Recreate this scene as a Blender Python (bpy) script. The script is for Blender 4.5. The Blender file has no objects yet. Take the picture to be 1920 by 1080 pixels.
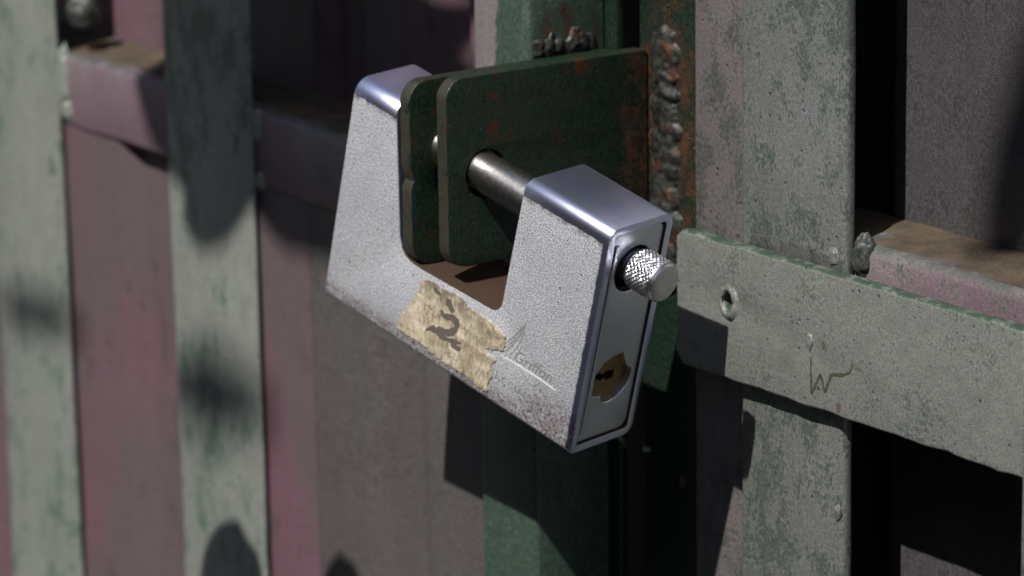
import bpy, bmesh, math, random
from mathutils import Vector, Matrix, noise
random.seed(7)
S = bpy.context.scene
COL = S.collection
MM = 0.001

# ------------------------------------------------------------------ camera, sky, sun
cam_data = bpy.data.cameras.new('camera')
cam_data.lens = 126.8
cam_data.sensor_width = 36.0
cam_data.clip_start = 0.02
cam_data.clip_end = 200.0
cam = bpy.data.objects.new('camera', cam_data)
COL.objects.link(cam)
_R = Vector((0.58861781, 0.80825697, -0.01580322))
_U = Vector((-0.1966726, 0.16213439, 0.9669707))
_F = Vector((-0.78412305, 0.56606812, -0.25439719))
cam.matrix_world = Matrix((( _R.x, _U.x, -_F.x, .6704066), (_R.y, _U.y, -_F.y, -.4839748), (_R.z, _U.z, -_F.z, .2175036), (0, 0, 0, 1)))
cam_data.dof.use_dof = True
cam_data.dof.focus_distance = 0.845
cam_data.dof.aperture_fstop = 17.0
S.camera = cam

SUN_AZ = math.radians(-18)       # to the left of the gate's outward normal
SUN_EL = math.radians(53)
SD = Vector((-math.sin(SUN_AZ) * math.cos(SUN_EL), -math.cos(SUN_AZ) * math.cos(SUN_EL), math.sin(SUN_EL)))
w = bpy.data.worlds.new('World')
S.world = w
w.use_nodes = True
wn = w.node_tree
bg = wn.nodes['Background']
sky = wn.nodes.new('ShaderNodeTexSky')
sky.sky_type = 'NISHITA'
sky.sun_disc = False
sky.sun_elevation = SUN_EL
sky.sun_rotation = math.atan2(SD.x, SD.y)
wn.links.new(sky.outputs[0], bg.inputs[0])
bg.inputs[1].default_value = 0.057
sl = bpy.data.lights.new('sun', 'SUN')
sl.energy = 5.0
sl.angle = math.radians(0.5)
sl.color = (1.0, 0.95, 0.88)
sun = bpy.data.objects.new('sun', sl)
COL.objects.link(sun)
sun.rotation_euler = SD.to_track_quat('Z', 'Y').to_euler()
S.view_settings.view_transform = 'Standard'
S.view_settings.look = 'None'
S.view_settings.exposure = 0.44
S.view_settings.gamma = 1.0

# ------------------------------------------------------------------ material helpers
class NT:
    def __init__(s, name):
        s.m = bpy.data.materials.new(name); s.m.use_nodes = True
        s.t = s.m.node_tree; s.t.nodes.clear()
        s.out = s.t.nodes.new('ShaderNodeOutputMaterial')
        s.b = s.t.nodes.new('ShaderNodeBsdfPrincipled')
        s.t.links.new(s.b.outputs[0], s.out.inputs[0])
        tc = s.t.nodes.new('ShaderNodeTexCoord')
        s.co = s.vmul(tc.outputs['Object'], (1000, 1000, 1000))     # millimetres
    def link(s, a, b): s.t.links.new(a, b)
    def put(s, v, sock):
        if isinstance(v, (int, float)): sock.default_value = v
        elif isinstance(v, tuple): sock.default_value = v if len(v) == len(sock.default_value) else tuple(v) + (1,)
        else: s.link(v, sock)
    def vmul(s, a, v):
        n = s.t.nodes.new('ShaderNodeVectorMath'); n.operation = 'MULTIPLY'
        s.link(a, n.inputs[0]); n.inputs[1].default_value = v
        return n.outputs[0]
    def noise(s, scale, detail=4, rough=.55, stretch=(1, 1, 1), off=(0, 0, 0), dist=0):
        mp = s.t.nodes.new('ShaderNodeMapping'); s.link(s.co, mp.inputs[0])
        mp.inputs['Scale'].default_value = stretch; mp.inputs['Location'].default_value = off
        n = s.t.nodes.new('ShaderNodeTexNoise'); s.link(mp.outputs[0], n.inputs['Vector'])
        n.inputs['Scale'].default_value = scale; n.inputs['Detail'].default_value = detail
        n.inputs['Roughness'].default_value = rough; n.inputs['Distortion'].default_value = dist
        return n.outputs[0]
    def voro(s, scale, feature='F1', out=0, off=(0, 0, 0)):
        mp = s.t.nodes.new('ShaderNodeMapping'); s.link(s.co, mp.inputs[0]); mp.inputs['Location'].default_value = off
        n = s.t.nodes.new('ShaderNodeTexVoronoi'); n.feature = feature
        s.link(mp.outputs[0], n.inputs['Vector']); n.inputs['Scale'].default_value = scale
        return n.outputs[out]
    def ramp(s, f, a, b, va=0., vb=1.):
        n = s.t.nodes.new('ShaderNodeMapRange'); n.interpolation_type = 'SMOOTHSTEP'
        s.put(f, n.inputs[0]); n.inputs[1].default_value = a; n.inputs[2].default_value = b
        n.inputs[3].default_value = va; n.inputs[4].default_value = vb
        return n.outputs[0]
    def math(s, op, a, b=0., clamp=False):
        n = s.t.nodes.new('ShaderNodeMath'); n.operation = op; n.use_clamp = clamp
        s.put(a, n.inputs[0]); s.put(b, n.inputs[1])
        return n.outputs[0]
    def mix(s, f, a, b, mode='MIX'):
        n = s.t.nodes.new('ShaderNodeMix'); n.data_type = 'RGBA'; n.blend_type = mode
        s.put(f, n.inputs[0]); s.put(a, n.inputs[6]); s.put(b, n.inputs[7])
        return n.outputs[2]
    def axis(s, k):
        n = s.t.nodes.new('ShaderNodeSeparateXYZ'); s.link(s.co, n.inputs[0])
        return n.outputs[k]
    def bump(s, h, strength, dist_mm):
        n = s.t.nodes.new('ShaderNodeBump'); n.inputs['Strength'].default_value = strength
        n.inputs['Distance'].default_value = dist_mm * MM
        s.link(h, n.inputs['Height']); s.link(n.outputs[0], s.b.inputs['Normal'])
    def set(s, **k):
        names = {'color': 'Base Color', 'rough': 'Roughness', 'metal': 'Metallic', 'spec': 'Specular IOR Level', 'coat': 'Coat Weight', 'crough': 'Coat Roughness'}
        for a, v in k.items(): s.put(v, s.b.inputs[names[a]])
        return s.m

def gate_paint(name, zone=None, metal=0., worn=0., split=None, edge_green=0., under=(.022, .05, .032), dust=(.33, .35, .325), second=None, second_amt=.5, cover=.5,
               pits=.6, rust=.0, rough=.5, streak=1.0, seed=0.0, spec=.5):
    """weathered paint: dark green underneath, patchy pale chalk on top, pits, a little rust"""
    n = NT(name); o = (seed, seed * 1.7, seed * .6)
    big = n.noise(.028, 5, .6, (1, 1, streak), o)
    mid = n.noise(.16, 6, .65, (1, 1, streak), o)
    fine = n.noise(1.3, 4, .7, (1, 1, .7), o)
    grain = n.noise(3.4, 2, .6, (1, 1, 1), o)
    f = n.math('ADD', n.math('MULTIPLY', big, .75), n.math('MULTIPLY', mid, 1.05))
    f = n.math('ADD', f, n.math('MULTIPLY', fine, .75))
    f = n.math('ADD', f, n.math('MULTIPLY', grain, .25))
    t = 1.675 - cover * .55
    chalk = n.ramp(f, t - .13, t + .15)
    d = n.mix(n.ramp(mid, .3, .7), dust, tuple(c * .72 for c in dust))
    if second: d = n.mix(n.ramp(n.noise(.02, 3, .5, (1, 1, .5), (seed + 9, 0, 4)), .5 - second_amt * .3, .75 - second_amt * .3), d, second)
    u = n.mix(n.ramp(fine, .35, .7), under, tuple(c * 1.9 for c in under))
    if split:      # chalk only left of x and above z, with a wandering edge
        wv = n.math('MULTIPLY', n.noise(.09, 5, .65, off=(2, 2, 2)), 9.)
        ms = n.math('MULTIPLY', n.ramp(n.math('ADD', n.axis(0), wv), split[0] + 5.2, split[0] + 3.8), n.ramp(n.math('ADD', n.axis(2), n.math('MULTIPLY', wv, 5.)), split[1] + 5, split[1] + 40))
        chalk = n.math('ADD', n.math('MULTIPLY', chalk, .25), n.math('MULTIPLY', ms, .7), True)
    c = n.mix(chalk, u, d)
    c = n.mix(n.math('MULTIPLY', n.ramp(grain, .44, .64), .55), c, tuple(x * .35 for x in dust))
    c = n.mix(n.math('MULTIPLY', n.ramp(grain, .44, .30), .30), c, tuple(min(1, x * 1.5) for x in dust)) if cover > .35 else c
    pit = n.ramp(n.math('ADD', n.voro(.36, 'F1', 0, o), n.math('MULTIPLY', n.noise(.3, 3, .6, off=(seed, 5, 5)), .5)), .44, .30)
    pitm = n.math('MULTIPLY', n.math('MULTIPLY', pit, n.ramp(mid, .44, .58)), pits, True)
    c = n.mix(pitm, c, (.02, .024, .02))
    if edge_green:       # the runny green coat survives on the upward edge
        tcg = n.t.nodes.new('ShaderNodeTexCoord'); sg = n.t.nodes.new('ShaderNodeSeparateXYZ'); n.link(tcg.outputs['Normal'], sg.inputs[0])
        eg = n.math('MULTIPLY', n.ramp(sg.outputs[2], .25, .7), n.ramp(mid, .36, .52))
        c = n.mix(n.math('MULTIPLY', eg, edge_green, True), c, (.03, .065, .042))
    if worn:       # bare, browned metal on the cut edges that face the street
        tcn = n.t.nodes.new('ShaderNodeTexCoord'); sp = n.t.nodes.new('ShaderNodeSeparateXYZ'); n.link(tcn.outputs['Normal'], sp.inputs[0])
        em = n.math('MULTIPLY', n.ramp(n.math('MULTIPLY', sp.outputs[1], -1.), .1, .6), n.ramp(n.math('ADD', mid, n.math('MULTIPLY', fine, .3)), .48, .66))
        c = n.mix(n.math('MULTIPLY', em, worn, True), c, (.042, .036, .027))
    r0 = n.noise(.11, 5, .7, (1, 1, .8), (seed + 31, 3, 8))
    if zone:              # heat-burnt rusty ground round a weld
        mp = n.t.nodes.new('ShaderNodeMapping'); mp.vector_type = 'TEXTURE'; n.link(n.co, mp.inputs[0])
        mp.inputs['Location'].default_value = zone[:3]; mp.inputs['Scale'].default_value = zone[3:]
        ln = n.t.nodes.new('ShaderNodeVectorMath'); ln.operation = 'LENGTH'; n.link(mp.outputs[0], ln.inputs[0])
        zf = n.ramp(ln.outputs['Value'], 1.3, .6)
        zr = n.ramp(n.math('ADD', n.math('MULTIPLY', zf, .30), n.math('ADD', n.math('MULTIPLY', mid, .55), n.math('MULTIPLY', fine, .35))), .66, .82)
        c = n.mix(n.math('MULTIPLY', zr, zf), c, n.mix(n.ramp(n.noise(.35, 4, .7, off=(3, 8, 5)), .42, .62), (.028, .02, .016), (.07, .028, .013)))
    if rust > 0:
        rm = n.ramp(r0, .74 - rust * .25, .80 - rust * .22)
        c = n.mix(rm, c, n.mix(n.ramp(fine, .3, .7), tuple(x * min(1, max(.35, under[1] * 25)) for x in (.16, .045, .015)), tuple(x * min(1, max(.4, under[1] * 25)) for x in (.05, .022, .014))))
    hh = n.math('SUBTRACT', n.math('ADD', n.math('MULTIPLY', fine, .7), n.math('MULTIPLY', grain, .35)), n.math('MULTIPLY', pitm, .9))
    n.bump(hh, .75, .35)
    if metal: n.set(metal=n.math('MULTIPLY', chalk, metal))
    return n.set(color=c, rough=n.ramp(fine, .3, .7, rough - .12, rough + .16), spec=spec)

M = {}
M['bar'] = gate_paint('chalky_green_bar', metal=.5, under=(.032, .045, .037), dust=(.29, .30, .285), cover=.55, streak=.7, seed=2., pits=.7, rough=.36, spec=.6)
M['bar_soft'] = gate_paint('chalky_green_bar_streaked', metal=.5, under=(.03, .062, .045), cover=.60, streak=.5, seed=14., dust=(.42, .45, .415), rough=.4, spec=.6)
M['strip'] = gate_paint('chalky_green_strip', metal=.4, edge_green=.9, under=(.06, .075, .064), cover=.70, pits=.7, seed=5., dust=(.295, .305, .29), rust=.25, rough=.4, spec=.6)
M['edge'] = gate_paint('pinkish_grey_edge_strip', metal=.3, under=(.035, .04, .036), dust=(.22, .195, .20), cover=.56, streak=.6, seed=8., pits=.8, rough=.42, spec=.6)
M['post'] = gate_paint('green_post', dust=(.27, .225, .235), under=(.015, .040, .026), cover=.35, streak=.25, seed=11., rust=.12, rough=.4, split=(-65., -25.), zone=(-50, 56, 46, 10, 16, 12))
M['rail'] = gate_paint('mauve_tinted_rail', metal=.3, edge_green=.6, under=(.05, .06, .05), dust=(.30, .265, .27), second=(.18, .115, .15), second_amt=.7, cover=.8, seed=3., rough=.42, spec=.6)  # mauve part of the colour stands in for pink bounce light
M['sheet'] = gate_paint('mauve_sheet', under=(.05, .04, .042), dust=(.16, .085, .112), second=(.10, .08, .086), second_amt=.6, cover=.72, streak=.6, pits=.4, seed=6., rough=.45, rust=.12)  # pink bounce light put into the sheet's base colour
M['sheet_grey'] = gate_paint('grey_sheet', under=(.035, .034, .036), dust=(.11, .10, .11), second=(.10, .075, .085), second_amt=.1, cover=.45, streak=.5, pits=.3, seed=26., rough=.4, metal=.3)
M['sheet_low'] = gate_paint('brownish_grey_sheet', under=(.05, .045, .046), dust=(.125, .115, .115), second=(.10, .085, .087), second_amt=.4, cover=.6, streak=.8, pits=.3, seed=36., rough=.45, metal=.2)
M['dark'] = gate_paint('dark_green_paint', under=(.005, .014, .009), dust=(.022, .026, .021), cover=.25, pits=.2, rust=.2, rough=.38, seed=17., zone=(-26, 68, 20, 17, 20, 48))
M['plate'] = gate_paint('dark_green_plate', under=(.003, .0125, .0065), dust=(.015, .022, .012), cover=.45, pits=.5, rust=.6, rough=.4, seed=20., worn=.6, spec=.35, zone=(-33, 68, 20, 20, 12, 40))
M['weld_dark'] = gate_paint('dark_green_weld_paint', under=(.015, .022, .019), dust=(.09, .09, .088), cover=.45, pits=.3, seed=41., rough=.4)

def dust_mat():
    n = NT('brown_dust'); a = n.noise(.12, 5, .6); b = n.noise(1.6, 4, .7)
    c = n.mix(n.ramp(a, .3, .7), (.085, .064, .046), (.045, .038, .03)); c = n.mix(n.ramp(b, .5, .8, 0, .5), c, (.2, .16, .11))
    n.bump(b, .6, .5)
    return n.set(color=c, rough=.95, spec=.1)
M['dust'] = dust_mat()

def weld_mat():
    n = NT('weld_slag'); a = n.noise(.22, 5, .6, off=(4, 2, 9)); b = n.noise(1.4, 5, .7); g = n.noise(.5, 4, .6, off=(7, 1, 1))
    c = n.mix(n.ramp(b, .35, .7), (.007, .008, .008), (.028, .026, .024))
    c = n.mix(n.ramp(g, .50, .62, 0, .8), c, (.022, .032, .026))
    c = n.mix(n.ramp(a, .52, .66), c, n.mix(n.ramp(b, .35, .65), (.07, .028, .012), (.045, .018, .01)))
    n.bump(b, .6, .3)
    return n.set(color=c, rough=n.ramp(g, .4, .6, .36, .65), spec=.4)
M['weld'] = weld_mat()

def lock_face_mat():
    """sand-blasted zinc on the broad face, smooth zinc tinted with sky blue elsewhere (v = local z, w = local y)"""
    n = NT('zinc_lock_shell')
    x, y, z = n.axis(0), n.axis(1), n.axis(2)
    wob = n.noise(.35, 4, .6)
    wz = n.math('ADD', z, n.math('MULTIPLY', wob, 1.6))
    wx = n.math('ADD', x, n.math('MULTIPLY', wob, 1.2))
    front = n.ramp(y, .6, .25)
    rough_zone = n.math('MULTIPLY', n.ramp(wz, 58.2, 57.4), n.ramp(wx, 89.2, 88.6))
    rz = n.math('MULTIPLY', front, rough_zone, True)
    g = n.noise(2.6, 2, .6); g2 = n.noise(5.2, 1, .5, off=(3, 3, 3))
    gg = n.math('ADD', n.math('MULTIPLY', g, .65), n.math('MULTIPLY', g2, .35))
    smooth_c = n.mix(n.ramp(n.noise(.09, 3, .5), .3, .7), (.56, .61, .94), (.68, .70, .86))  # blue of the reflected sky put into the base colour
    rough_c = n.mix(n.ramp(gg, .36, .62), (.20, .21, .24), (.90, .93, 1.))
    rough_c = n.mix(n.ramp(n.noise(.075, 4, .6, off=(8, 1, 3)), .35, .65, .0, .30), rough_c, (.42, .44, .50))
    rough_c = n.mix(n.ramp(n.math('ADD', n.voro(.35, off=(2, 2, 2)), n.math('MULTIPLY', n.noise(.25, 3, .6), .5)), .38, .28, 0, .7), rough_c, (.12, .10, .095))
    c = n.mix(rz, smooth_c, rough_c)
    # reddish grime creeping up from the bottom edge
    edge = n.ramp(z, 7.5, .5)
    edge2 = n.math('MULTIPLY', n.ramp(z, 17., 3.), n.ramp(x, 62., 80.))
    gm = n.math('MAXIMUM', edge, edge2)
    grime = n.math('MULTIPLY', n.ramp(n.noise(1.0, 4, .75, off=(5, 0, 2)), .48, .60), n.ramp(gm, .05, .8), True)
    c = n.mix(n.math('MULTIPLY', grime, n.math('MULTIPLY', front, .95)), c, (.12, .04, .042))
    c = n.mix(n.math('MULTIPLY', n.math('MULTIPLY', n.ramp(gm, .0, 1., .0, .55), front), n.ramp(n.noise(.22, 4, .6, off=(1, 9, 4)), .3, .6)), c, (.24, .185, .185))
    # rust freckles along the smooth band and top
    fr = n.ramp(n.noise(1.1, 4, .65, off=(11, 4, 2)), .66, .71)
    band = n.math('MULTIPLY', n.ramp(z, 52., 57.), n.ramp(z, 62., 60.))
    c = n.mix(n.math('MULTIPLY', fr, .8, True), c, (.10, .05, .025))
    bl = n.math('MULTIPLY', n.ramp(n.math('ABSOLUTE', n.math('SUBTRACT', wz, 57.6)), .9, .2), n.ramp(wob, .4, .6))
    c = n.mix(n.math('MULTIPLY', bl, n.math('MULTIPLY', front, .65)), c, (.19, .14, .085))
    h = n.math('MULTIPLY', gg, rz)
    h = n.math('ADD', h, n.math('MULTIPLY', n.noise(.5, 3, .5), .12))
    n.bump(h, .7, .32)
    rough = n.mix(rz, (.34, .34, .34), (.42, .42, .42))
    return n.set(color=c, metal=n.math('SUBTRACT', 1.0, n.math('MULTIPLY', rz, .5)), rough=rough)
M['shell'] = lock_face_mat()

def zinc(name, col=(.60, .62, .68), rough=.28, rust=.3, bs=.25, rv=1.):
    n = NT(name); a = n.noise(.8, 5, .65, off=(3, 1, 1)); b = n.noise(2.5, 3, .6)
    c = n.mix(n.ramp(b, .3, .7), col, tuple(x * .8 for x in col))
    r = n.ramp(a, .72 - rust * .2, .78 - rust * .2)
    c = n.mix(r, c, (.12, .055, .025))
    n.bump(b, bs, .15)
    return n.set(color=c, metal=n.math('SUBTRACT', 1., n.math('MULTIPLY', r, .8)), rough=n.ramp(a, .3, .7, rough - .06 * rv, rough + .1 * rv))
def flat(name, col, rough=.8, spec=.2, bump=0):
    n = NT(name); a = n.noise(1.2, 4, .6)
    if bump: n.bump(a, bump, .2)
    return n.set(color=n.mix(a, tuple(x * .7 for x in col), tuple(x * 1.25 for x in col)), rough=rough, spec=spec)
M['zinc_end'] = zinc('zinc_end_plate', (.62, .65, .74), .38, .15)
M['zinc_rod'] = zinc('zinc_rod', (.66, .63, .62), .27, .1, .06, .25)
M['zinc_knob'] = zinc('zinc_knob', (.66, .66, .70), .30, .0, .05)
M['zinc_dark'] = flat('mouth_floor_brown_rust', (.038, .022, .014), .6, .3, .4)
M['brass'] = zinc('old_brass', (.30, .20, .075), .45, .6)
M['brass'].node_tree.nodes['Principled BSDF'].inputs['Metallic'].default_value = 1
M['rust'] = flat('groove_rust', (.045, .026, .016), .85, .2, .5)
M['black'] = flat('dark_hollow', (.008, .007, .006), .7)
M['ink'] = flat('faded_marker_ink', (.10, .085, .078), .9)
M['greenink'] = flat('green_scribble_paint', (.05, .065, .042), .5)
M['engrave'] = flat('engraved_zinc', (.20, .195, .205), .5, .5)
M['engrave_hi'] = flat('raised_zinc_line', (.52, .51, .53), .5, .4)

def tape_mat():
    n = NT('torn_paper_tape')
    fib = n.noise(1.1, 6, .75, (1.6, 1, .45), dist=.6); big = n.noise(.16, 4, .6); fine = n.noise(2.6, 3, .7, (1.4, 1, .6))
    c = n.mix(n.ramp(big, .3, .7), (.62, .56, .44), (.36, .30, .21))
    c = n.mix(n.ramp(fib, .50, .62), c, (.20, .145, .085))
    c = n.mix(n.ramp(fine, .55, .75, 0, .5), c, (.78, .70, .52))
    x, z = n.axis(0), n.axis(2)
    dirt = n.math('MULTIPLY', n.ramp(z, 14, 22), n.ramp(big, .35, .6))
    c = n.mix(n.math('MULTIPLY', dirt, .8), c, (.13, .105, .085))
    c = n.mix(n.ramp(n.noise(.4, 5, .7, off=(6, 6, 6)), .54, .68, 0, .75), c, (.17, .125, .08))
    n.bump(n.math('ADD', fib, n.math('MULTIPLY', fine, .5)), 1., .5)
    return n.set(color=c, rough=.9, spec=.15)
M['tape'] = tape_mat()

# ------------------------------------------------------------------ mesh helpers (all sizes in mm)
def empty(name, label, cat, loc=(0, 0, 0), group=None):
    o = bpy.data.objects.new(name, None); COL.objects.link(o)
    o.location = Vector(loc) * MM; o.empty_display_size = .01
    o['label'] = label; o['category'] = cat
    if group: o['group'] = group
    return o
def link(name, me, mats, parent, smooth=False, label=None):
    o = bpy.data.objects.new(name, me); COL.objects.link(o)
    for m in (mats if isinstance(mats, (list, tuple)) else [mats]): me.materials.append(m)
    if smooth:
        for p in me.polygons: p.use_smooth = True
    if parent:
        o.parent = parent
        if parent.type == 'EMPTY' and not parent.get('own_frame'): o.matrix_parent_inverse = Matrix.Translation(-parent.location)
    if label: o['label'] = label
    return o
def fin(name, bm, mats, parent, smooth=False, label=None, ang=35):
    me = bpy.data.meshes.new(name)
    bmesh.ops.scale(bm, vec=(MM, MM, MM), verts=bm.verts)
    bmesh.ops.recalc_face_normals(bm, faces=bm.faces)
    if smooth:
        for f in bm.faces: f.smooth = True
        for e in bm.edges:
            if len(e.link_faces) == 2 and e.calc_face_angle(0) > math.radians(ang): e.smooth = False
    bm.to_mesh(me); bm.free()
    return link(name, me, mats, parent, False, label)
def box_bm(x0, x1, y0, y1, z0, z1, bev=0., seg=3, bm=None):
    b = bmesh.new()
    vs = [b.verts.new((x, y, z)) for x in (x0, x1) for y in (y0, y1) for z in (z0, z1)]
    for f in ((0, 1, 3, 2), (4, 6, 7, 5), (0, 4, 5, 1), (2, 3, 7, 6), (0, 2, 6, 4), (1, 5, 7, 3)): b.faces.new([vs[i] for i in f])
    if bev: bmesh.ops.bevel(b, geom=list(b.edges), offset=bev, segments=seg, profile=.5, affect='EDGES')
    bmesh.ops.recalc_face_normals(b, faces=b.faces)
    return b
def wob(bm, amp, scale=.03, cuts=None):
    for v in bm.verts:
        n = noise.noise_vector(v.co * scale)
        v.co += n * amp
def bar(name, x0, x1, y0, y1, z0, z1, bev, mat, parent, label=None, n=40, amp=.35):
    """box cut into many rings along its long axis so that its edges can be slightly uneven"""
    b = box_bm(x0, x1, y0, y1, z0, z1, bev, 3)
    ax = 2 if (z1 - z0) > (x1 - x0) else 0
    lo, hi = ((z0, z1), (x0, x1))[0 if ax == 2 else 1]
    for i in range(1, n):
        p = lo + (hi - lo) * i / n; co = [0, 0, 0]; no = [0, 0, 0]; co[ax] = p; no[ax] = 1
        bmesh.ops.bisect_plane(b, geom=b.verts[:] + b.edges[:] + b.faces[:], plane_co=co, plane_no=no)
    wob(b, amp, .05)
    return fin(name, b, mat, parent, True, label)
def poly_curve(name, loops, depth, bev, mats, parent, to_world, seg=2, smooth=True, label=None, ang=35):
    """flat shape with holes, extruded to a plate; 2D (a,b) then to_world matrix (mm)"""
    cu = bpy.data.curves.new(name, 'CURVE'); cu.dimensions = '2D'; cu.fill_mode = 'BOTH'
    cu.extrude = max(0, depth / 2 - bev); cu.bevel_depth = bev; cu.bevel_resolution = seg; cu.offset = -bev
    for lp in loops:
        sp = cu.splines.new('POLY'); sp.points.add(len(lp) - 1); sp.use_cyclic_u = True
        for i, (a, b) in enumerate(lp): sp.points[i].co = (a, b, 0, 1)
    ob = bpy.data.objects.new(name, cu); COL.objects.link(ob)
    dg = bpy.context.evaluated_depsgraph_get(); dg.update()
    me = bpy.data.meshes.new_from_object(ob.evaluated_get(dg))
    bpy.data.objects.remove(ob); bpy.data.curves.remove(cu)
    b = bmesh.new(); b.from_mesh(me); bpy.data.meshes.remove(me)
    bmesh.ops.remove_doubles(b, verts=b.verts, dist=.0005)
    b.transform(to_world)
    return fin(name, b, mats, parent, smooth, label, ang)
def rrect(x0, x1, y0, y1, r, n=6):
    if not isinstance(r, (list, tuple)): r = [r] * 4
    out = []
    for (cx, cy, a0, rr) in ((x1 - r[0], y1 - r[0], 0, r[0]), (x0 + r[1], y1 - r[1], 90, r[1]), (x0 + r[2], y0 + r[2], 180, r[2]), (x1 - r[3], y0 + r[3], 270, r[3])):
        for i in range(n + 1):
            a = math.radians(a0 + 90 * i / n); out.append((cx + rr * math.cos(a), cy + rr * math.sin(a)))
    return out
def circle(cx, cy, r, n=40, jit=0.):
    return [(cx + (r + random.uniform(-jit, jit)) * math.cos(2 * math.pi * i / n), cy + (r + random.uniform(-jit, jit)) * math.sin(2 * math.pi * i / n)) for i in range(n)]
def XF(o, ax, ay, az):   # columns: images of local x, y, z
    ax, ay, az = Vector(ax), Vector(ay), Vector(az)
    return Matrix(((ax.x, ay.x, az.x, o[0]), (ax.y, ay.y, az.y, o[1]), (ax.z, ay.z, az.z, o[2]), (0, 0, 0, 1)))
def weld_patch(name, x0, x1, z0, z1, ybase, hgt, parent, mat=None, vertical=True, seed=0, nx=34, nz=110, ripple=7.5):
    """one run of weld metal on a plane facing -y"""
    bm = bmesh.new(); g = []
    for j in range(nz + 1):
        row = []
        for i in range(nx + 1):
            s = i / nx; t = j / nz
            a, l = (s, t) if vertical else (t, s)
            L = (z1 - z0) if vertical else (x1 - x0)
            x = x0 + (x1 - x0) * s; z = z0 + (z1 - z0) * t
            q = a * 2 - 1
            ph = l * L / ripple + q * q * .45 + noise.noise(Vector((x * .12, z * .12, seed))) * 1.4
            fr = ph - math.floor(ph)
            dome = max(0, 1 - q * q) ** .8 * max(0, 1 - (2 * l - 1) ** 6)
            h = dome * (.55 + .2 * math.sin(fr * math.pi) ** .6)
            h += dome * (.5 * noise.noise(Vector((x * .22, z * .22, seed + 4))) + .09 * noise.noise(Vector((x * .6, z * .6, seed + 9))) + .02 * noise.noise(Vector((x * 2, z * 2, seed))))
            wx = noise.noise(Vector((0, z * .22, seed + 2))) * 1.6 * (1 if vertical else 0)
            wz = noise.noise(Vector((x * .22, 0, seed + 2))) * 1.2 * (0 if vertical else 1)
            row.append(bm.verts.new((x + wx, ybase - max(-.05, h) * hgt + (.4 if dome < .02 else 0), z + wz)))
        g.append(row)
    for j in range(nz):
        for i in range(nx):
            bm.faces.new((g[j][i], g[j][i + 1], g[j + 1][i + 1], g[j + 1][i]))
    return fin(name, bm, mat or M['weld'], parent, True, ang=180)
def blob(name, c, r, parent, mat, seed=0, sub=4):
    b = bmesh.new(); bmesh.ops.create_icosphere(b, subdivisions=sub, radius=1)
    for v in b.verts:
        k = 1 + .25 * noise.noise(v.co * 1.6 + Vector((seed, 0, 0))) + .12 * noise.noise(v.co * 4 + Vector((0, seed, 0)))
        v.co = Vector((v.co.x * r[0], v.co.y * r[1], v.co.z * r[2])) * k + Vector(c)
    return fin(name, b, mat, parent, True, ang=180)

ZT, ZB = 170, -420     # gate top and bottom as built (mm)

# ------------------------------------------------------------------ ground
b = bmesh.new(); bmesh.ops.create_grid(b, x_segments=2, y_segments=2, size=40000)
for v in b.verts: v.co.z = -950
g = fin('ground', b, flat('worn_asphalt', (.09, .085, .08), .9), None); g['kind'] = 'structure'
b = box_bm(-3200, 3600, -2850, -2650, -950, 2100, 8, 2)  # unseen wall, added to cut the sky light reaching gate and lock
opp = fin('sky_block_wall', b, flat('sky_block_brown', (.12, .095, .075), .9, .2, .6), None, True)
opp['label'] = 'unseen plain brown wall added opposite the gate to block sky light'; opp['category'] = 'wall'

# ------------------------------------------------------------------ left gate leaf
L = empty('gate_leaf', 'left leaf of the metal gate, with two wide flat bars and the square post', 'gate', (-200, 56, -420))

bar('post', -75.4, -50.7, 43.3, 67.7, ZB, ZT, 1.2, M['post'], L, amp=.25, label='square post at the meeting edge of the leaf, pinkish grey above, bare green below')
bar('flat_bar', -344.5, -298.6, 43.3, 45.0, ZB, ZT, .7, M['bar_soft'], L, amp=.5)
bar('flat_bar', -232.6, -185.9, 43.3, 45.0, ZB, ZT, .7, M['bar_soft'], L, amp=.5)
bar('flat_bar', -454, -410, 43.3, 45.0, ZB, ZT, .7, M['bar_soft'], L, amp=.5)
bar('rail', -470, -75.6, 45.1, 67.8, -15.8, 6.6, 1.6, M['rail'], L, amp=.4)
def dust_layer(x0, x1, y0, y1, z, parent, seed):
    b = bmesh.new(); bmesh.ops.create_grid(b, x_segments=90, y_segments=14, size=.5)
    for v in b.verts:
        e = min(v.co.y + .5, .12) / .12
        x = x0 + (x1 - x0) * (v.co.x + .5); y = y0 + (y1 - y0) * (v.co.y + .5)
        v.co = Vector((x, y, z + (.35 + .9 * (v.co.y + .5) ** 2 + .5 * noise.noise(Vector((x * .1, y * .15, seed)))) * e - .3))
    o = fin('dust', b, M['dust'], parent, True, ang=180); o['kind'] = 'stuff'
    return o
dust_layer(-470, -76, 47.8, 68.6, 6.7, L, 1)

def sheet(x0, x1, y, z0, z1, folds, depth, mat, parent, seed):
    """pressed sheet: folds = list of (start, end) of the recessed flutes"""
    def yo(x):
        for a, c in folds:
            if a - 6 < x < c + 6:
                t = min((x - a + 6) / 9, (c + 6 - x) / 9, 1)
                return depth * (t * t * (3 - 2 * t))
        return 0
    xs = []; x = x0
    while x < x1: xs.append(x); x += 1.5
    xs.append(x1); nz = 34
    b = bmesh.new(); g = []
    for j in range(nz + 1):
        z = z0 + (z1 - z0) * j / nz
        g.append([b.verts.new((x, y + yo(x) + .6 * noise.noise(Vector((x * .02, z * .02, seed))), z)) for x in xs])
    for j in range(nz):
        for i in range(len(xs) - 1): b.faces.new((g[j][i], g[j][i + 1], g[j + 1][i + 1], g[j + 1][i]))
    r = bmesh.ops.extrude_face_region(b, geom=b.faces[:])
    for v in [q for q in r['geom'] if isinstance(q, bmesh.types.BMVert)]: v.co.y += .8
    return fin('sheet_panel', b, mat, parent, True, ang=60)
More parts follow.
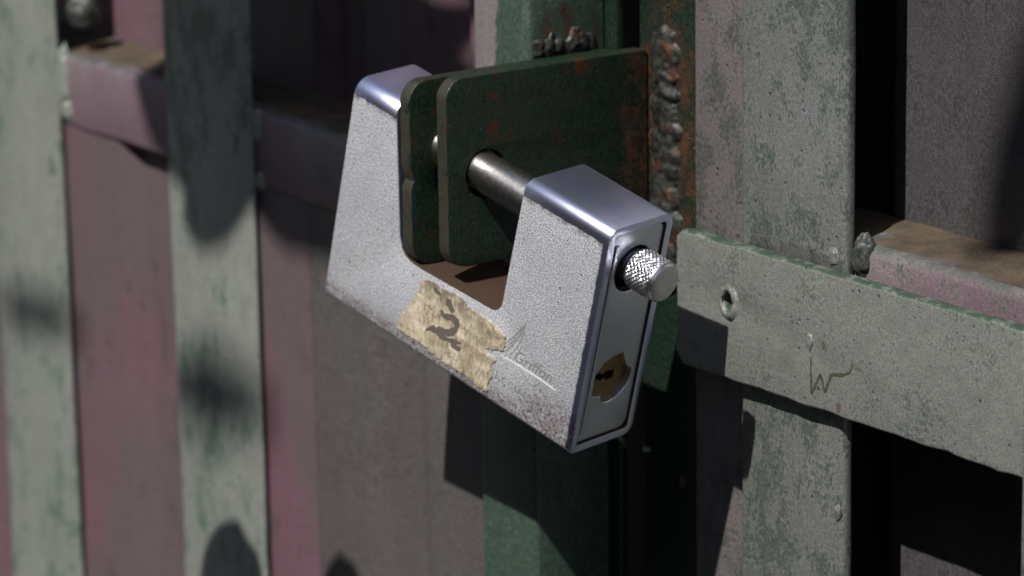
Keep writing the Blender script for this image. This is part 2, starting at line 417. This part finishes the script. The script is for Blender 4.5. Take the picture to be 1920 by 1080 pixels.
sheet(-520, -52, 69.2, 5.5, ZT, [(-293, -232), (-186, -168), (-140, -118)], 5, M['sheet'], L, 2)
sheet(-520, -160.2, 46.0, ZB, -15.2, [(-262, -236)], 5, M['sheet'], L, 12)
sheet(-160.1, -75.8, 46.1, ZB, -15.2, [(-128, -108)], 3, M['sheet_low'], L, 12)
# plate of the hasp that lies on the post's side
def hasp(xr, pts_z, y0, y1, hole, parent, seed, nick=None):
    zb, zt = pts_z
    prof = rrect(y0, y1, zb, zt, [.8, 5.5, 5.5, .8], 8)
    prof2 = []
    for i in range(len(prof)):                       # densify and roughen the cut edge
        a = Vector(prof[i]); c = Vector(prof[(i + 1) % len(prof)]); n = max(1, int((c - a).length / 1.6))
        for k in range(n):
            q = a.lerp(c, k / n); q += Vector((noise.noise(Vector((q.x * .5, q.y * .5, seed))) * .16, noise.noise(Vector((q.y * .5, q.x * .5, seed + 3))) * .16))
            if nick and q.x < y0 + 1.5: q.x += 1.1 * math.exp(-((q.y - nick) / 1.3) ** 2)
            prof2.append((q.x, q.y))
    return poly_curve('hasp_plate', [prof2, circle(hole[0], hole[1], hole[2], 44, .06)], 4.1, .35, M['plate'], parent,
                      XF((xr - 2.05, 0, 0), (0, 1, 0), (0, 0, 1), (1, 0, 0)), 2, True, None, 25)
hasp(-46.5, (-4.6, 42.0), 3.3, 67., (17.2, 17.0, 6.6), L, 3, 17.5)
bar('stop_lip', -56, -46.3, 67.45, 70.2, ZB, ZT, .5, M['dark'], L, amp=.15)
w1 = weld_patch('weld_bead', -1, 1, 0, 1, 0, 1, L) if False else None
def weld_side(name, xs, y0, y1, zc, hgt, dep, parent, seed):
    """weld along the top edge of the left plate, lying on the post's side"""
    bm = bmesh.new(); g = []; n, m = 90, 26
    for i in range(n + 1):
        t = i / n; y = y0 + (y1 - y0) * t; row = []
        for j in range(m + 1):
            a = j / m; ph = t * (y1 - y0) / 5.5 + noise.noise(Vector((y * .3, seed, a * 2))) * 1.2
            k = (.6 + .4 * abs(math.sin(ph * math.pi))) * max(.02, 1 - (2 * t - 1) ** 10) ** .5
            k *= 1 + .16 * noise.noise(Vector((y * .5, a * 4, seed)))
            th = math.pi * a
            row.append(bm.verts.new((xs + math.sin(th) * dep * k, y, zc + hgt * (.5 - .5 * math.cos(th)) * (.75 + .5 * k))))
        g.append(row)
    for i in range(n):
        for j in range(m): bm.faces.new((g[i][j], g[i][j + 1], g[i + 1][j + 1], g[i + 1][j]))
    return fin(name, bm, M['weld'], parent, True, ang=180)
blob('weld_bead', (-297.8, 45.8, -2), (3.4, 1.9, 11), L, M['bar_soft'], 3)
blob('weld_bead', (-296.6, 46.2, -11), (3.6, 2.2, 4.2), L, M['bar_soft'], 8)
blob('weld_bead', (-295., 52, 20), (4.5, 5, 6.5), L, M['weld_dark'], 11)
blob('weld_bead', (-185.6, 45.9, 2), (3.0, 1.8, 5), L, M['bar_soft'], 5)
blob('weld_bead', (-184.6, 46.2, -13.5), (3.4, 1.8, 3.4), L, M['bar_soft'], 6)

# ------------------------------------------------------------------ right gate leaf
R_ = empty('gate_leaf', 'right leaf of the metal gate, with the pale drilled strip across its flat bar', 'gate', (60, 76, -420))
bar('post', -37.9, -9, 68.0, 93, ZB, ZT, 1.0, M['dark'], R_, amp=.2, label='dark green post that carries the front hasp plate')
bar('rebate_strip', -66, -37.4, 80, 83, ZB, ZT, .4, M['dark'], R_, amp=.2)
bar('edge_strip', -13.3, 10.5, 66.4, 69.2, ZB, ZT, .5, M['edge'], R_, amp=.2)
bar('flat_bar', 9.1, 47.7, 62.6, 66.2, ZB, ZT, 1.3, M['bar'], R_, amp=.3)
bar('flat_bar', 113.6, 154, 57.2, 65.4, ZB, ZT, 1.3, M['bar'], R_, amp=.3)
bar('rail', 16, 230, 66.3, 87.2, -14, 9.4, 2.6, M['rail'], R_, amp=.4)
dust_layer(16, 230, 68.6, 88.3, 9.5, R_, 4)
sheet(-8, 240, 88.6, ZB, ZT, [(-2, 30), (120, 150)], 14, M['sheet_grey'], R_, 7)
hasp(-33.5, (-3.2, 44.2), 5.2, 67.4, (17.1, 19.4, 6.2), R_, 9)
def pearl_weld(name, o, U, N, V, ulen, vlen, beads, parent, du=.42, seed=0):
    """weld run as overlapping frozen puddles: beads = (u, v, radius, height); N points out of the plate"""
    bm = bmesh.new(); U, N, V, o = Vector(U), Vector(N), Vector(V), Vector(o); nu, nv = int(ulen / du), int(vlen / du); g = []
    for j in range(nv + 1):
        row = []
        for i in range(nu + 1):
            u, v = i * du, j * du; h = -.5
            wu = u + 1.1 * noise.noise(Vector((u * .3, v * .3, seed))); wv = v + 1.1 * noise.noise(Vector((u * .3, v * .3, seed + 5)))
            for bu, bv, r, hh in beads:
                d2 = ((wu - bu) / r) ** 2 + ((wv - bv) / (r * .8)) ** 2
                if d2 < 1.4:
                    k = hh * .72 * (max(0, 1 - d2) ** .6) * (1 + .28 * (wv - bv) / r) - (.5 if d2 >= 1 else 0)
                    h = max(h, k)
            h += (.35 * noise.noise(Vector((u * .7, v * .7, seed))) + .12 * noise.noise(Vector((u * 2, v * 2, seed)))) if h > 0 else 0
            row.append(bm.verts.new(o + U * u + V * v + N * h))
        g.append(row)
    for j in range(nv):
        for i in range(nu): bm.faces.new((g[j][i], g[j][i + 1], g[j + 1][i + 1], g[j + 1][i]))
    for _ in range(1): bmesh.ops.smooth_vert(bm, verts=bm.verts, factor=.5, use_axis_x=True, use_axis_y=True, use_axis_z=True)
    return fin(name, bm, M['weld'], parent, True, ang=180)
rw = random.Random(5)
beads = []; v = 3.5
while v < 66:
    big = rw.uniform(3.8, 6.0)
    beads.append((8 + rw.uniform(-1.6, 1.6), v, big, rw.uniform(2.2, 3.8)))
    if rw.random() < .45: beads.append((8 + rw.choice((-1, 1)) * rw.uniform(3, 5), v + rw.uniform(-2, 2), rw.uniform(1.4, 2.4), rw.uniform(1., 1.9)))
    v += rw.uniform(2.4, 4.0)
pearl_weld('weld_bead', (-34.5, 68.05, -17), (1, 0, 0), (0, -1, 0), (0, 0, 1), 17, 71, beads, R_, seed=3)
beads = []; v = 2.2
while v < 21.5:
    beads.append((4.6 + rw.uniform(-.8, .8), v, rw.uniform(2.2, 3.3), rw.uniform(1.0, 2.2)))
    if rw.random() < .5: beads.append((6.6 + rw.uniform(-.5, 2.5), v + 1, rw.uniform(1., 1.8), rw.uniform(.6, 1.2)))
    v += rw.uniform(1.8, 3.2)
pearl_weld('weld_bead', (-50.75, 43.9, 39.2), (0, 0, 1), (1, 0, 0), (0, 1, 0), 11, 23.6, beads, L, seed=8, du=.32)
b = bmesh.new()
for k in range(12):        # droplets thrown off the weld
    if 1: c0 = Vector((random.uniform(-32.8, -14.5), 68.0, random.uniform(-10, 60)))
    else: c0 = Vector((-33.45, random.uniform(44, 65), random.gauss(18, 14)))
    rr = random.uniform(.2, .5)
    bmesh.ops.create_icosphere(b, subdivisions=2, radius=rr, matrix=Matrix.Translation(c0) @ Matrix.Diagonal((1, 1, random.uniform(.8, 1.4), 1)))
sp_ = fin('weld_spatter', b, M['weld'], R_, True, ang=180); sp_['kind'] = 'stuff'
# the drilled strip across the bars
prof = []
base = [(-9.5, 3.0), (-11.4, -1.5), (-10.8, -18.), (-11.8, -29.), (-9, -31.2)]
n = 60
for i in range(n + 1):
    x = -9 + (122) * i / n; prof.append((x, -31.2 + .55 * noise.noise(Vector((x * .12, 3, 1))) + .25 * noise.noise(Vector((x * .5, 1, 1)))))
for i in range(n + 1):
    x = 113 - (122) * i / n; prof.append((x, 3.3 + .3 * noise.noise(Vector((x * .1, 9, 1)))))
prof += [(-11.2, 1.5), (-11.3, -10), (-10.9, -18), (-11.7, -28)]
poly_curve('latch_strip', [prof, circle(9.3, -11.4, 2.3, 24, .15)], 4.0, .8, M['strip'], R_, XF((0, 60.5, 0), (1, 0, 0), (0, 0, 1), (0, 1, 0)), 3, True,
           'pale flat strip with a drilled hole and a green scribble', 40)
strip = [o for o in bpy.data.objects if o.name.startswith('latch_strip')][0]
# burr around the hole, black depth behind it
b = bmesh.new(); N = 36; rows = []
for i in range(N):
    a = 2 * math.pi * i / N; rr = []
    for k, (r, h) in enumerate(((2.1, .3), (2.35, .75), (3.0, .8), (3.7, .35), (4.4, -.15))):
        q = 1 + .16 * noise.noise(Vector((math.cos(a) * 1.5, math.sin(a) * 1.5, k)))
        rr.append(b.verts.new((9.3 + r * q * math.cos(a), 58.55 - h * (.6 + .6 * abs(noise.noise(Vector((math.cos(a), math.sin(a), 5))) * 2)), -11.4 + 1.15 * r * q * math.sin(a))))
    rows.append(rr)
for i in range(N):
    for k in range(4): b.faces.new((rows[i][k], rows[i][k + 1], rows[(i + 1) % N][k + 1], rows[(i + 1) % N][k]))
fin('hole_burr', b, M['strip'], strip, True, ang=180)
def ribbon(name, pts, wd, plane_y, mat, parent, axis='y', thick=.06, seed=0, taper=True):
    """painted stroke on a surface facing -y: pts are (x, z)"""
    P2 = []
    for i in range(len(pts) - 1):
        a, c = Vector(pts[i]), Vector(pts[i + 1]); m = max(2, int((c - a).length / .4))
        for k in range(m): P2.append(a.lerp(c, k / m))
    P2.append(Vector(pts[-1]))
    for _ in range(3): P2 = [P2[0]] + [(P2[i - 1] + P2[i] * 2 + P2[i + 1]) / 4 for i in range(1, len(P2) - 1)] + [P2[-1]]
    b = bmesh.new(); L_, R2 = [], []; n = len(P2)
    for i, p in enumerate(P2):
        d = (P2[min(i + 1, n - 1)] - P2[max(i - 1, 0)]).normalized(); nn = Vector((-d.y, d.x))
        w_ = wd * (.5 + .28 * noise.noise(Vector((p.x * .8, p.y * .8, seed)))) * (min(1, .35 + 4 * min(i, n - 1 - i) / n) if taper else 1)
        for lst, sg in ((L_, 1), (R2, -1)):
            q = p + nn * w_ * sg; lst.append((b.verts.new((q.x, plane_y - thick, q.y)), b.verts.new((q.x, plane_y + .02, q.y))))
    for i in range(n - 1):
        b.faces.new((L_[i][0], R2[i][0], R2[i + 1][0], L_[i + 1][0]))
        b.faces.new((L_[i][0], L_[i + 1][0], L_[i + 1][1], L_[i][1])); b.faces.new((R2[i][0], R2[i][1], R2[i + 1][1], R2[i + 1][0]))
    return fin(name, b, mat, parent, False)
ribbon('painted_scribble', [(40.4, -18.5), (40.7, -27.9), (44.0, -21.9), (45.6, -26.4), (47.9, -21.2), (51.5, -20.6), (54.6, -19.4), (55.4, -16.8)], .75, 58.5, M['greenink'], strip, thick=.1)
blob('paint_drip', (40, 58.5, -14.8), (1.1, .7, 2.2), strip, M['strip'], 2, 3)
blob('weld_bead', (49.4, 67.2, 6.5), (3.2, 3.0, 5.2), R_, M['weld_dark'], 4)
blob('weld_bead', (43.5, 63.6, 6.), (2.8, 1.8, 3.), R_, M['bar'], 9)
weld_patch('weld_bead', 12.5, 47.2, .5, 6.8, 62.7, 1.0, R_, M['weld_dark'], False, 12, 80, 24, 9)  # dark patch painting in the shaded recess and weld above the strip
blob('paint_blister', (45.8, 62.6, -57), (1.5, .6, 2.), R_, M['bar'], 31, 3)

def stain(name, c, r, y, mat, parent, seed):
    b = bmesh.new(); n = 28
    vs = [b.verts.new((c[0] + r[0] * (1 + .45 * noise.noise(Vector((math.cos(a) * 2, math.sin(a) * 2, seed)))) * math.cos(a), y - .07, c[1] + r[1] * (1 + .45 * noise.noise(Vector((math.cos(a) * 2, math.sin(a) * 2, seed + 5)))) * math.sin(a))) for a in [2 * math.pi * i / n for i in range(n)]]
    b.faces.new(vs)
    return fin(name, b, mat, parent)
M['rust_spot'] = flat('rust_spot', (.10, .07, .045), .9, .1, .5)
stain('rust_spot', (50.5, -28.8), (.9, 1.1), 58.5, M['rust_spot'], strip, 1)
stain('rust_spot', (44.8, -14.8), (.6, .9), 58.5, M['rust_spot'], strip, 6)
stain('rust_spot', (-20.5, -67), (1.4, 1.8), 67.9, M['rust_spot'], R_, 9)

# ------------------------------------------------------------------ padlock (own frame: x along the body, y into the gate, z up the legs)
LOCK = bpy.data.objects.new('padlock', None); COL.objects.link(LOCK)
LOCK['label'] = 'silver horseshoe shutter padlock with torn paper tape, hooked through the two green hasp plates'
LOCK['category'] = 'padlock'; LOCK['own_frame'] = True; LOCK.empty_display_size = .01
LOCK.matrix_world = Matrix(((.94833642, -.14821411, .28051847, -.0820441), (.15307268, .98820404, .00463921, 0), (-.27789708, .03854018, .95983742, -.0182934), (0, 0, 0, 1)))
H, T, LEN = 61.3, 21.8, 90.0
def arc(cx, cy, r, a0, a1, n=6): return [(cx + r * math.cos(math.radians(a0 + (a1 - a0) * i / n)), cy + r * math.sin(math.radians(a0 + (a1 - a0) * i / n))) for i in range(n + 1)]
prof = [(0, 0), (LEN, 0), (LEN, H), (61.2, H)] + [(60.5, 28.2)] + arc(56.9, 27.6, 3.6, 350, 268, 6) + [(31.5, 22.9)] + arc(29.3, 29.6, 6.6, 262, 195, 6) + [(14.6, H), (0, H)]
b = bmesh.new()
fv = [b.verts.new((x, 0, z)) for x, z in prof]; bv = [b.verts.new((x, T, z)) for x, z in prof]
n = len(prof)
ff = b.faces.new(fv); b.faces.new(bv[::-1])
for i in range(n): b.faces.new((fv[i], bv[i], bv[(i + 1) % n], fv[(i + 1) % n]))
b.edges.ensure_lookup_table()
def ed(p, q):
    for e in b.edges:
        a, c = e.verts[0].co, e.verts[1].co
        if ((a - Vector(p)).length < .01 and (c - Vector(q)).length < .01) or ((a - Vector(q)).length < .01 and (c - Vector(p)).length < .01): return e
def bv_(pairs, off, seg):
    es = [ed(*p) for p in pairs]; es = [e for e in es if e]
    bmesh.ops.bevel(b, geom=es, offset=off, segments=seg, profile=.5, affect='EDGES')
bv_([((LEN, 0, H), (61.2, 0, H))], 3.0, 6)
bv_([((0, 0, H), (14.6, 0, H))], 4.2, 7)
bv_([((LEN, T, H), (61.2, T, H)), ((0, T, H), (14.6, T, H)), ((0, T, 0), (LEN, T, 0))], 3.2, 5)
bv_([((0, 0, 0), (LEN, 0, 0))], 1.5, 4)
# end: hollow rim with the cover set into it
bmesh.ops.recalc_face_normals(b, faces=b.faces)
end = [f for f in b.faces if f.normal.x > .99 and f.calc_center_median().x > LEN - .1][0]
bmesh.ops.inset_region(b, faces=[end], thickness=2.0, depth=0)
r = bmesh.ops.extrude_discrete_faces(b, faces=[end])
nf = r['faces'][0]
for v in nf.verts: v.co.x -= 6
# small bevel on the remaining sharp outline edges
es = [e for e in b.edges if len(e.link_faces) == 2 and e.calc_face_angle(0) > math.radians(50) and min(v.co.x for v in e.verts) > -1 and not (84.2 < max(v.co.x for v in e.verts) and min(v.co.x for v in e.verts) < 84.5)]
bmesh.ops.bevel(b, geom=es, offset=.45, segments=2, profile=.5, affect='EDGES', clamp_overlap=True)
bmesh.ops.recalc_face_normals(b, faces=b.faces)
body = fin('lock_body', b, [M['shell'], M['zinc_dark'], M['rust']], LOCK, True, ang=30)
for p in body.data.polygons:                      # rusty mouth floor, dirty hollow
    c = p.center / MM; nrm = p.normal
    if 24 < c.x < 61 and 20 < c.z < 33 and abs(nrm.y) < .3 and .8 < c.y < T - .8: p.material_index = 1
    if c.x < 84.3 and nrm.x > .9 and c.x > 83: p.material_index = 2
    if 84.1 < c.x < 89.2 and 1.5 < c.y < T - 1.5 and abs(nrm.x) < .5 and 1.5 < c.z < H - 1.5: p.material_index = 2
# cover plate in the end, with key opening and knob hole: 2D (w, v)
opening = [(4.4, 14.6), (8.4, 13.6), (9.0, 11.9)] + arc(11.3, 18.0, 6.6, 250, 370, 14)[1:] + [(16.6, 19.6), (15.8, 20.6), (13.9, 24.4), (11.0, 24.3), (7.5, 23.1), (4.4, 19.6)]
inner = rrect(2.15, 19.62, 2.18, H - 2.18, [2.2, 1.2, 1.0, 3.0], 5)
knobhole = circle(11.2, 48.2, 6.1, 40)
poly_curve('end_cover', [inner, opening, knobhole], 3.0, .4, M['zinc_end'], LOCK, XF((88.0, 0, 0), (0, 1, 0), (0, 0, 1), (1, 0, 0)), 3, True, None, 25)
poly_curve('cover_seal', [rrect(2.1, 19.7, 2.1, H - 2.1, [2.6, 1.6, 1.4, 3.3], 5), rrect(3.4, 18.5, 3.3, H - 3.4, [2.0, 1.0, .8, 2.8], 5), ], 2.2, .2, M['rust'], LOCK, XF((86.9, 0, 0), (0, 1, 0), (0, 0, 1), (1, 0, 0)), 1)
cover = bpy.data.objects['end_cover']
# raised lip of the cover at its front side
poly_curve('cover_lip', [rrect(3.1, 4.5, 4.0, H - 5, .5, 3)], .7, .3, M['zinc_end'], cover, XF((89.6, 0, 0), (0, 1, 0), (0, 0, 1), (1, 0, 0)), 2)
# lock cylinder with key slot
slot = [(6.2, 16.6), (8.2, 17.6), (9.0, 16.7), (10.4, 17.4), (11.4, 16.3), (13.7, 16.5), (13.6, 18.9), (10.6, 19.2), (9.7, 18.4), (8.4, 19.3), (6.2, 18.8)]
cyl = poly_curve('lock_cylinder', [circle(10.6, 17.9, 8.6, 48), slot], 3.0, .25, M['brass'], LOCK, XF((86.2, 0, 0), (0, 1, 0), (0, 0, 1), (1, 0, 0)), 2)
poly_curve('key_slot', [circle(10.6, 17.9, 8.0, 30)], .6, 0, M['black'], cyl, XF((85.2, 0, 0), (0, 1, 0), (0, 0, 1), (1, 0, 0)), 1)
def lathe(name, prof, cy, cz, mat, parent, n=64, ang=30):
    b = bmesh.new(); rings = []
    for x, r in prof: rings.append([b.verts.new((x, cy + r * math.cos(2 * math.pi * i / n), cz + r * math.sin(2 * math.pi * i / n))) for i in range(n)] if r > 0 else [b.verts.new((x, cy, cz))])
    for a, c in zip(rings, rings[1:]):
        for i in range(n):
            if len(a) == 1: b.faces.new((a[0], c[i], c[(i + 1) % n]))
            elif len(c) == 1: b.faces.new((a[i], c[0], a[(i + 1) % n]))
            else: b.faces.new((a[i], c[i], c[(i + 1) % n], a[(i + 1) % n]))
    return fin(name, b, mat, parent, True, ang=ang)
rod = lathe('shackle_rod', [(15.2, 0), (15.2, 5.0), (60, 5.0), (61.4, 5.0), (61.4, 0)], 10.9, 50.1, M['zinc_rod'], LOCK)
# knurled knob: real diamond teeth
b = bmesh.new(); n = 208; m = 48; g = []
x0, x1, r0 = 91.2, 99.2, 5.0
kp = [(84.5, 4.2), (90.2, 4.2), (90.7, 4.6)]
rings = [[(x, r)] * 1 for x, r in kp]
def ring(x, rf): return [b.verts.new((x, 10.9 + rf(i) * math.cos(2 * math.pi * i / n), 49.4 + rf(i) * math.sin(2 * math.pi * i / n))) for i in range(n)]
R3 = [ring(x, lambda i, r=r: r) for x, r in kp]
for j in range(m + 1):
    t = j / m; x = x0 + (x1 - x0) * t
    env = min(1, t * 8, (1 - t) * 8)
    def rf(i, t=t, env=env):
        a = i / n * 26; s = t * 6.5
        u1 = abs(((a + s) % 1) - .5) * 2; u2 = abs(((a - s) % 1) - .5) * 2
        return r0 + env * .42 * (min(u1, u2)) * 1.0 - .05
    R3.append(ring(x, rf))
R3 += [ring(99.6, lambda i: 5.0), ring(100.1, lambda i: 4.6), ring(100.25, lambda i: 4.0), ring(100.2, lambda i: 2.0)]
for a, c in zip(R3, R3[1:]):
    for i in range(n): b.faces.new((a[i], a[(i + 1) % n], c[(i + 1) % n], c[i]))
b.faces.new(R3[-1])
knob = fin('release_knob', b, M['zinc_knob'], LOCK, True, ang=28)
# torn paper tape with a marker figure
stick = [(32.9, 20.7), (37.5, 21.7), (40.3, 21.4), (44, 21.9), (47.1, 22.3), (49.7, 21.0), (52.8, 20.9), (56, 21.1), (59.2, 20.8), (61.5, 20.0), (63.4, 19.6), (63.7, 17.5), (63.5, 15.5), (62, 14.9), (60.6, 14.6), (59, 13.7), (57.7, 13.3), (58.6, 12.2), (60.4, 12.4), (62.0, 11.7), (60.9, 10.8), (60.6, 9.8), (61.2, 8.0), (60.4, 5), (60.6, 2.6), (58.0, 2.1), (53.5, 2.8), (48.1, 2.9), (42.7, 2.7), (38.2, 3.4), (33.7, 3.7), (30, 3.5), (27.0, 3.9), (27.1, 6), (27.5, 7.9), (29.2, 9.5), (29.7, 11.9), (31.0, 13.5), (31.2, 15.6), (32.5, 17.), (32.8, 18.5)]
ragged = []
for i in range(len(stick)):
    a, c = Vector(stick[i]), Vector(stick[(i + 1) % len(stick)]); k = max(1, int((c - a).length / .5))
    for q in range(k):
        p = a.lerp(c, q / k); p += Vector((noise.noise(Vector((p.x, p.y, 1)) * 1.3), noise.noise(Vector((p.x, p.y, 7)) * 1.3))) * .55; ragged.append((p.x, p.y))
tape = poly_curve('paper_tape', [ragged], .3, .08, M['tape'], LOCK, XF((0, -.13, 0), (1, 0, 0), (0, 0, 1), (0, 1, 0)), 1, label='torn yellowed paper tape with a faded marker figure 2')
yy = -.28
ribbon('marker_stroke', [(41.0, 15.9), (42.6, 14.6), (45.0, 15.9), (47.2, 15.2), (47.0, 13.0), (45.0, 11.2), (42.6, 10.6), (41.0, 10.0), (38.6, 9.4), (37.2, 8.2)], 1.9, yy, M['ink'], tape, thick=.03, seed=1)
ribbon('marker_stroke', [(39.2, 10.6), (42., 9.), (45.2, 9.4), (47.4, 10.0), (49.6, 10.6)], 1.5, yy, M['ink'], tape, thick=.045, seed=5)
ribbon('marker_stroke', [(46.0, 8.8), (48.6, 8.6), (49.8, 9.4)], 1.3, yy, M['ink'], tape, thick=.06, seed=6)
ribbon('marker_stroke', [(42.3, 19.6), (44.2, 18.4), (44.9, 16.9)], 1.9, yy, M['ink'], tape, thick=.05, seed=9)
ribbon('marker_stroke', [(37.6, 20.4), (39.2, 19.8), (40.2, 19.9)], 1.4, yy, M['ink'], tape, thick=.05, seed=12)
# engraved lettering, emblem and underline
def text(name, body_, size, x, z, mat, shear=0., sp=1., rot=0.):
    cu = bpy.data.curves.new(name, 'FONT'); cu.body = body_; cu.size = size; cu.shear = shear; cu.space_character = sp; cu.extrude = .05; cu.fill_mode = 'BOTH'; cu.resolution_u = 3
    ob = bpy.data.objects.new(name, cu); COL.objects.link(ob)
    dg = bpy.context.evaluated_depsgraph_get(); dg.update()
    me = bpy.data.meshes.new_from_object(ob.evaluated_get(dg)); bpy.data.objects.remove(ob); bpy.data.curves.remove(cu)
    b = bmesh.new(); b.from_mesh(me); bpy.data.meshes.remove(me)
    b.transform(XF((x, -.02, z), (1, 0, 0), (0, 0, 1), (0, -1, 0)) @ Matrix.Rotation(rot, 4, 'Z'))
    return fin(name, b, mat, body)
text('engraved_lettering', 'Griffon', 4.6, 66.8, 15.0, M['engrave'], .35, 1.0)
text('engraved_lettering', 'ACCIAIO', 2.9, 61.9, 7.0, M['engrave'], 0, 1.25)
for k, pts in enumerate(([(63.7, 15.2), (66.0, 18.4), (67.5, 21.1), (69.0, 26.0)], [(65.4, 15.0), (67.5, 18.3), (68.6, 21.1), (69.0, 26.0)], [(64.0, 18.2), (66.2, 21.0), (68.9, 25.7)], [(63.9, 16.7), (66, 19.6), (67.2, 21.6)], [(67, 14.9), (68.4, 17.2), (68.9, 19.5)])):
    ribbon('engraved_emblem_line', pts, .32, 0, M['engrave'], body, thick=.04, seed=k)
ribbon('raised_underline', [(62.8, 13.9), (69.5, 14.2), (77.1, 14.2), (82.3, 13.9)], .55, 0, M['engrave_hi'], body, thick=.07)
ribbon('engraved_emblem_line', [(71.5, 12.8), (72.5, 11.6), (74.5, 11.2), (76, 12.3), (77, 13.6)], .35, 0, M['engrave'], body, thick=.04)

# ------------------------------------------------------------------ unseen branch added overhead, its leaves placed to shade the gate
BR = empty('shade_branch', 'unseen leafy branch added above the gate, its broad leaves placed to cast the dappled shade', 'branch', (-150, -200, 420))
def leaf_mat():
    n = NT('leaf_green'); a = n.noise(.05, 4, .6)
    return n.set(color=n.mix(a, (.05, .10, .03), (.09, .15, .05)), rough=.5)
M['leaf'] = leaf_mat()
RT = Vector((1, 0, 0)); UPv = SD.cross(RT).normalized()
if UPv.z < 0: UPv = -UPv
def leaf(x, z, y, rx, rz, ang, dist, tilt=.2, seed=0):
    """a broad leaf whose middle lies dist mm towards the sun from the gate point (x, y, z)"""
    c = Vector((x, y, z)) + SD * dist
    b = bmesh.new(); ca, sa = math.cos(ang), math.sin(ang); rows = []
    nu, nv = 18, 8
    for i in range(nu + 1):
        t = i / nu; wd = (math.sin(math.pi * min(1, t ** .8)) ** .75 if rz < rx * .8 else math.sqrt(max(0, 1 - (2 * t - 1) ** 2))) * (1 + .10 * noise.noise(Vector((t * 5, seed, 0))))
        row = []
        for j in range(nv + 1):
            q = (j / nv * 2 - 1); a, d = (t * 2 - 1) * rx, q * wd * rz
            u, v = a * ca - d * sa, a * sa + d * ca
            row.append(b.verts.new(c + RT * u + UPv * v + SD * (abs(q) * rz * tilt + a * .1)))
        rows.append(row)
    for i in range(nu):
        for j in range(nv): b.faces.new((rows[i][j], rows[i + 1][j], rows[i + 1][j + 1], rows[i][j + 1]))
    r = bmesh.ops.extrude_face_region(b, geom=b.faces[:])
    for v in [q for q in r['geom'] if isinstance(q, bmesh.types.BMVert)]: v.co += SD * .35
    return fin('leaf', b, M['leaf'], BR, True)
for k, a in enumerate([
    # x, z, y(plane), half length, half width, angle
    (-205, 20, 46, 50, 27, .0, 620), (-165, 6, 46, 52, 22, -.25, 600), (-158, 42, 46, 58, 24, .1, 640), (-214, 54, 46, 46, 24, .3, 640), (-222, 4, 46, 34, 18, -.5, 560), (-196, -12, 46, 30, 13, .5, 600),
    (-318, -84, 46, 30, 4.5, .05, 1300),
    (-209, -86, 46, 30, 8.5, .05, 1700),
    (-207, -152, 46, 19, 16.5, .0, 330),
    (-150, -140, 46, 13, 14, .3, 330),
    (-205, 60, 46, 60, 26, .1, 600), (-200, 30, 46, 60, 26, .0, 650),
    (48, -100, 63, 44, 10, .3, 1500), (85, 45, 88, 30, 12, 1.3, 1500),
]):
    leaf(*a[:6], a[6], seed=k)
b = bmesh.new()
def tube(b, pts, r0, r1, n=8):
    rings = []
    for i, p in enumerate(pts):
        d = (Vector(pts[min(i + 1, len(pts) - 1)]) - Vector(pts[max(i - 1, 0)])).normalized(); a = d.orthogonal().normalized(); c = d.cross(a)
        r = r0 + (r1 - r0) * i / (len(pts) - 1)
        rings.append([b.verts.new(Vector(p) + (a * math.cos(2 * math.pi * k / n) + c * math.sin(2 * math.pi * k / n)) * r) for k in range(n)])
    for A, B in zip(rings, rings[1:]):
        for k in range(n): b.faces.new((A[k], A[(k + 1) % n], B[(k + 1) % n], B[k]))
off = SD * 380
tube(b, [Vector(p) + off for p in ((-560, 46, 130), (-420, 46, 90), (-260, 46, 70), (-120, 46, 75), (0, 46, 100))], 6, 3)
fin('shade_limb', b, flat('bark', (.09, .07, .05), .9), BR, True)
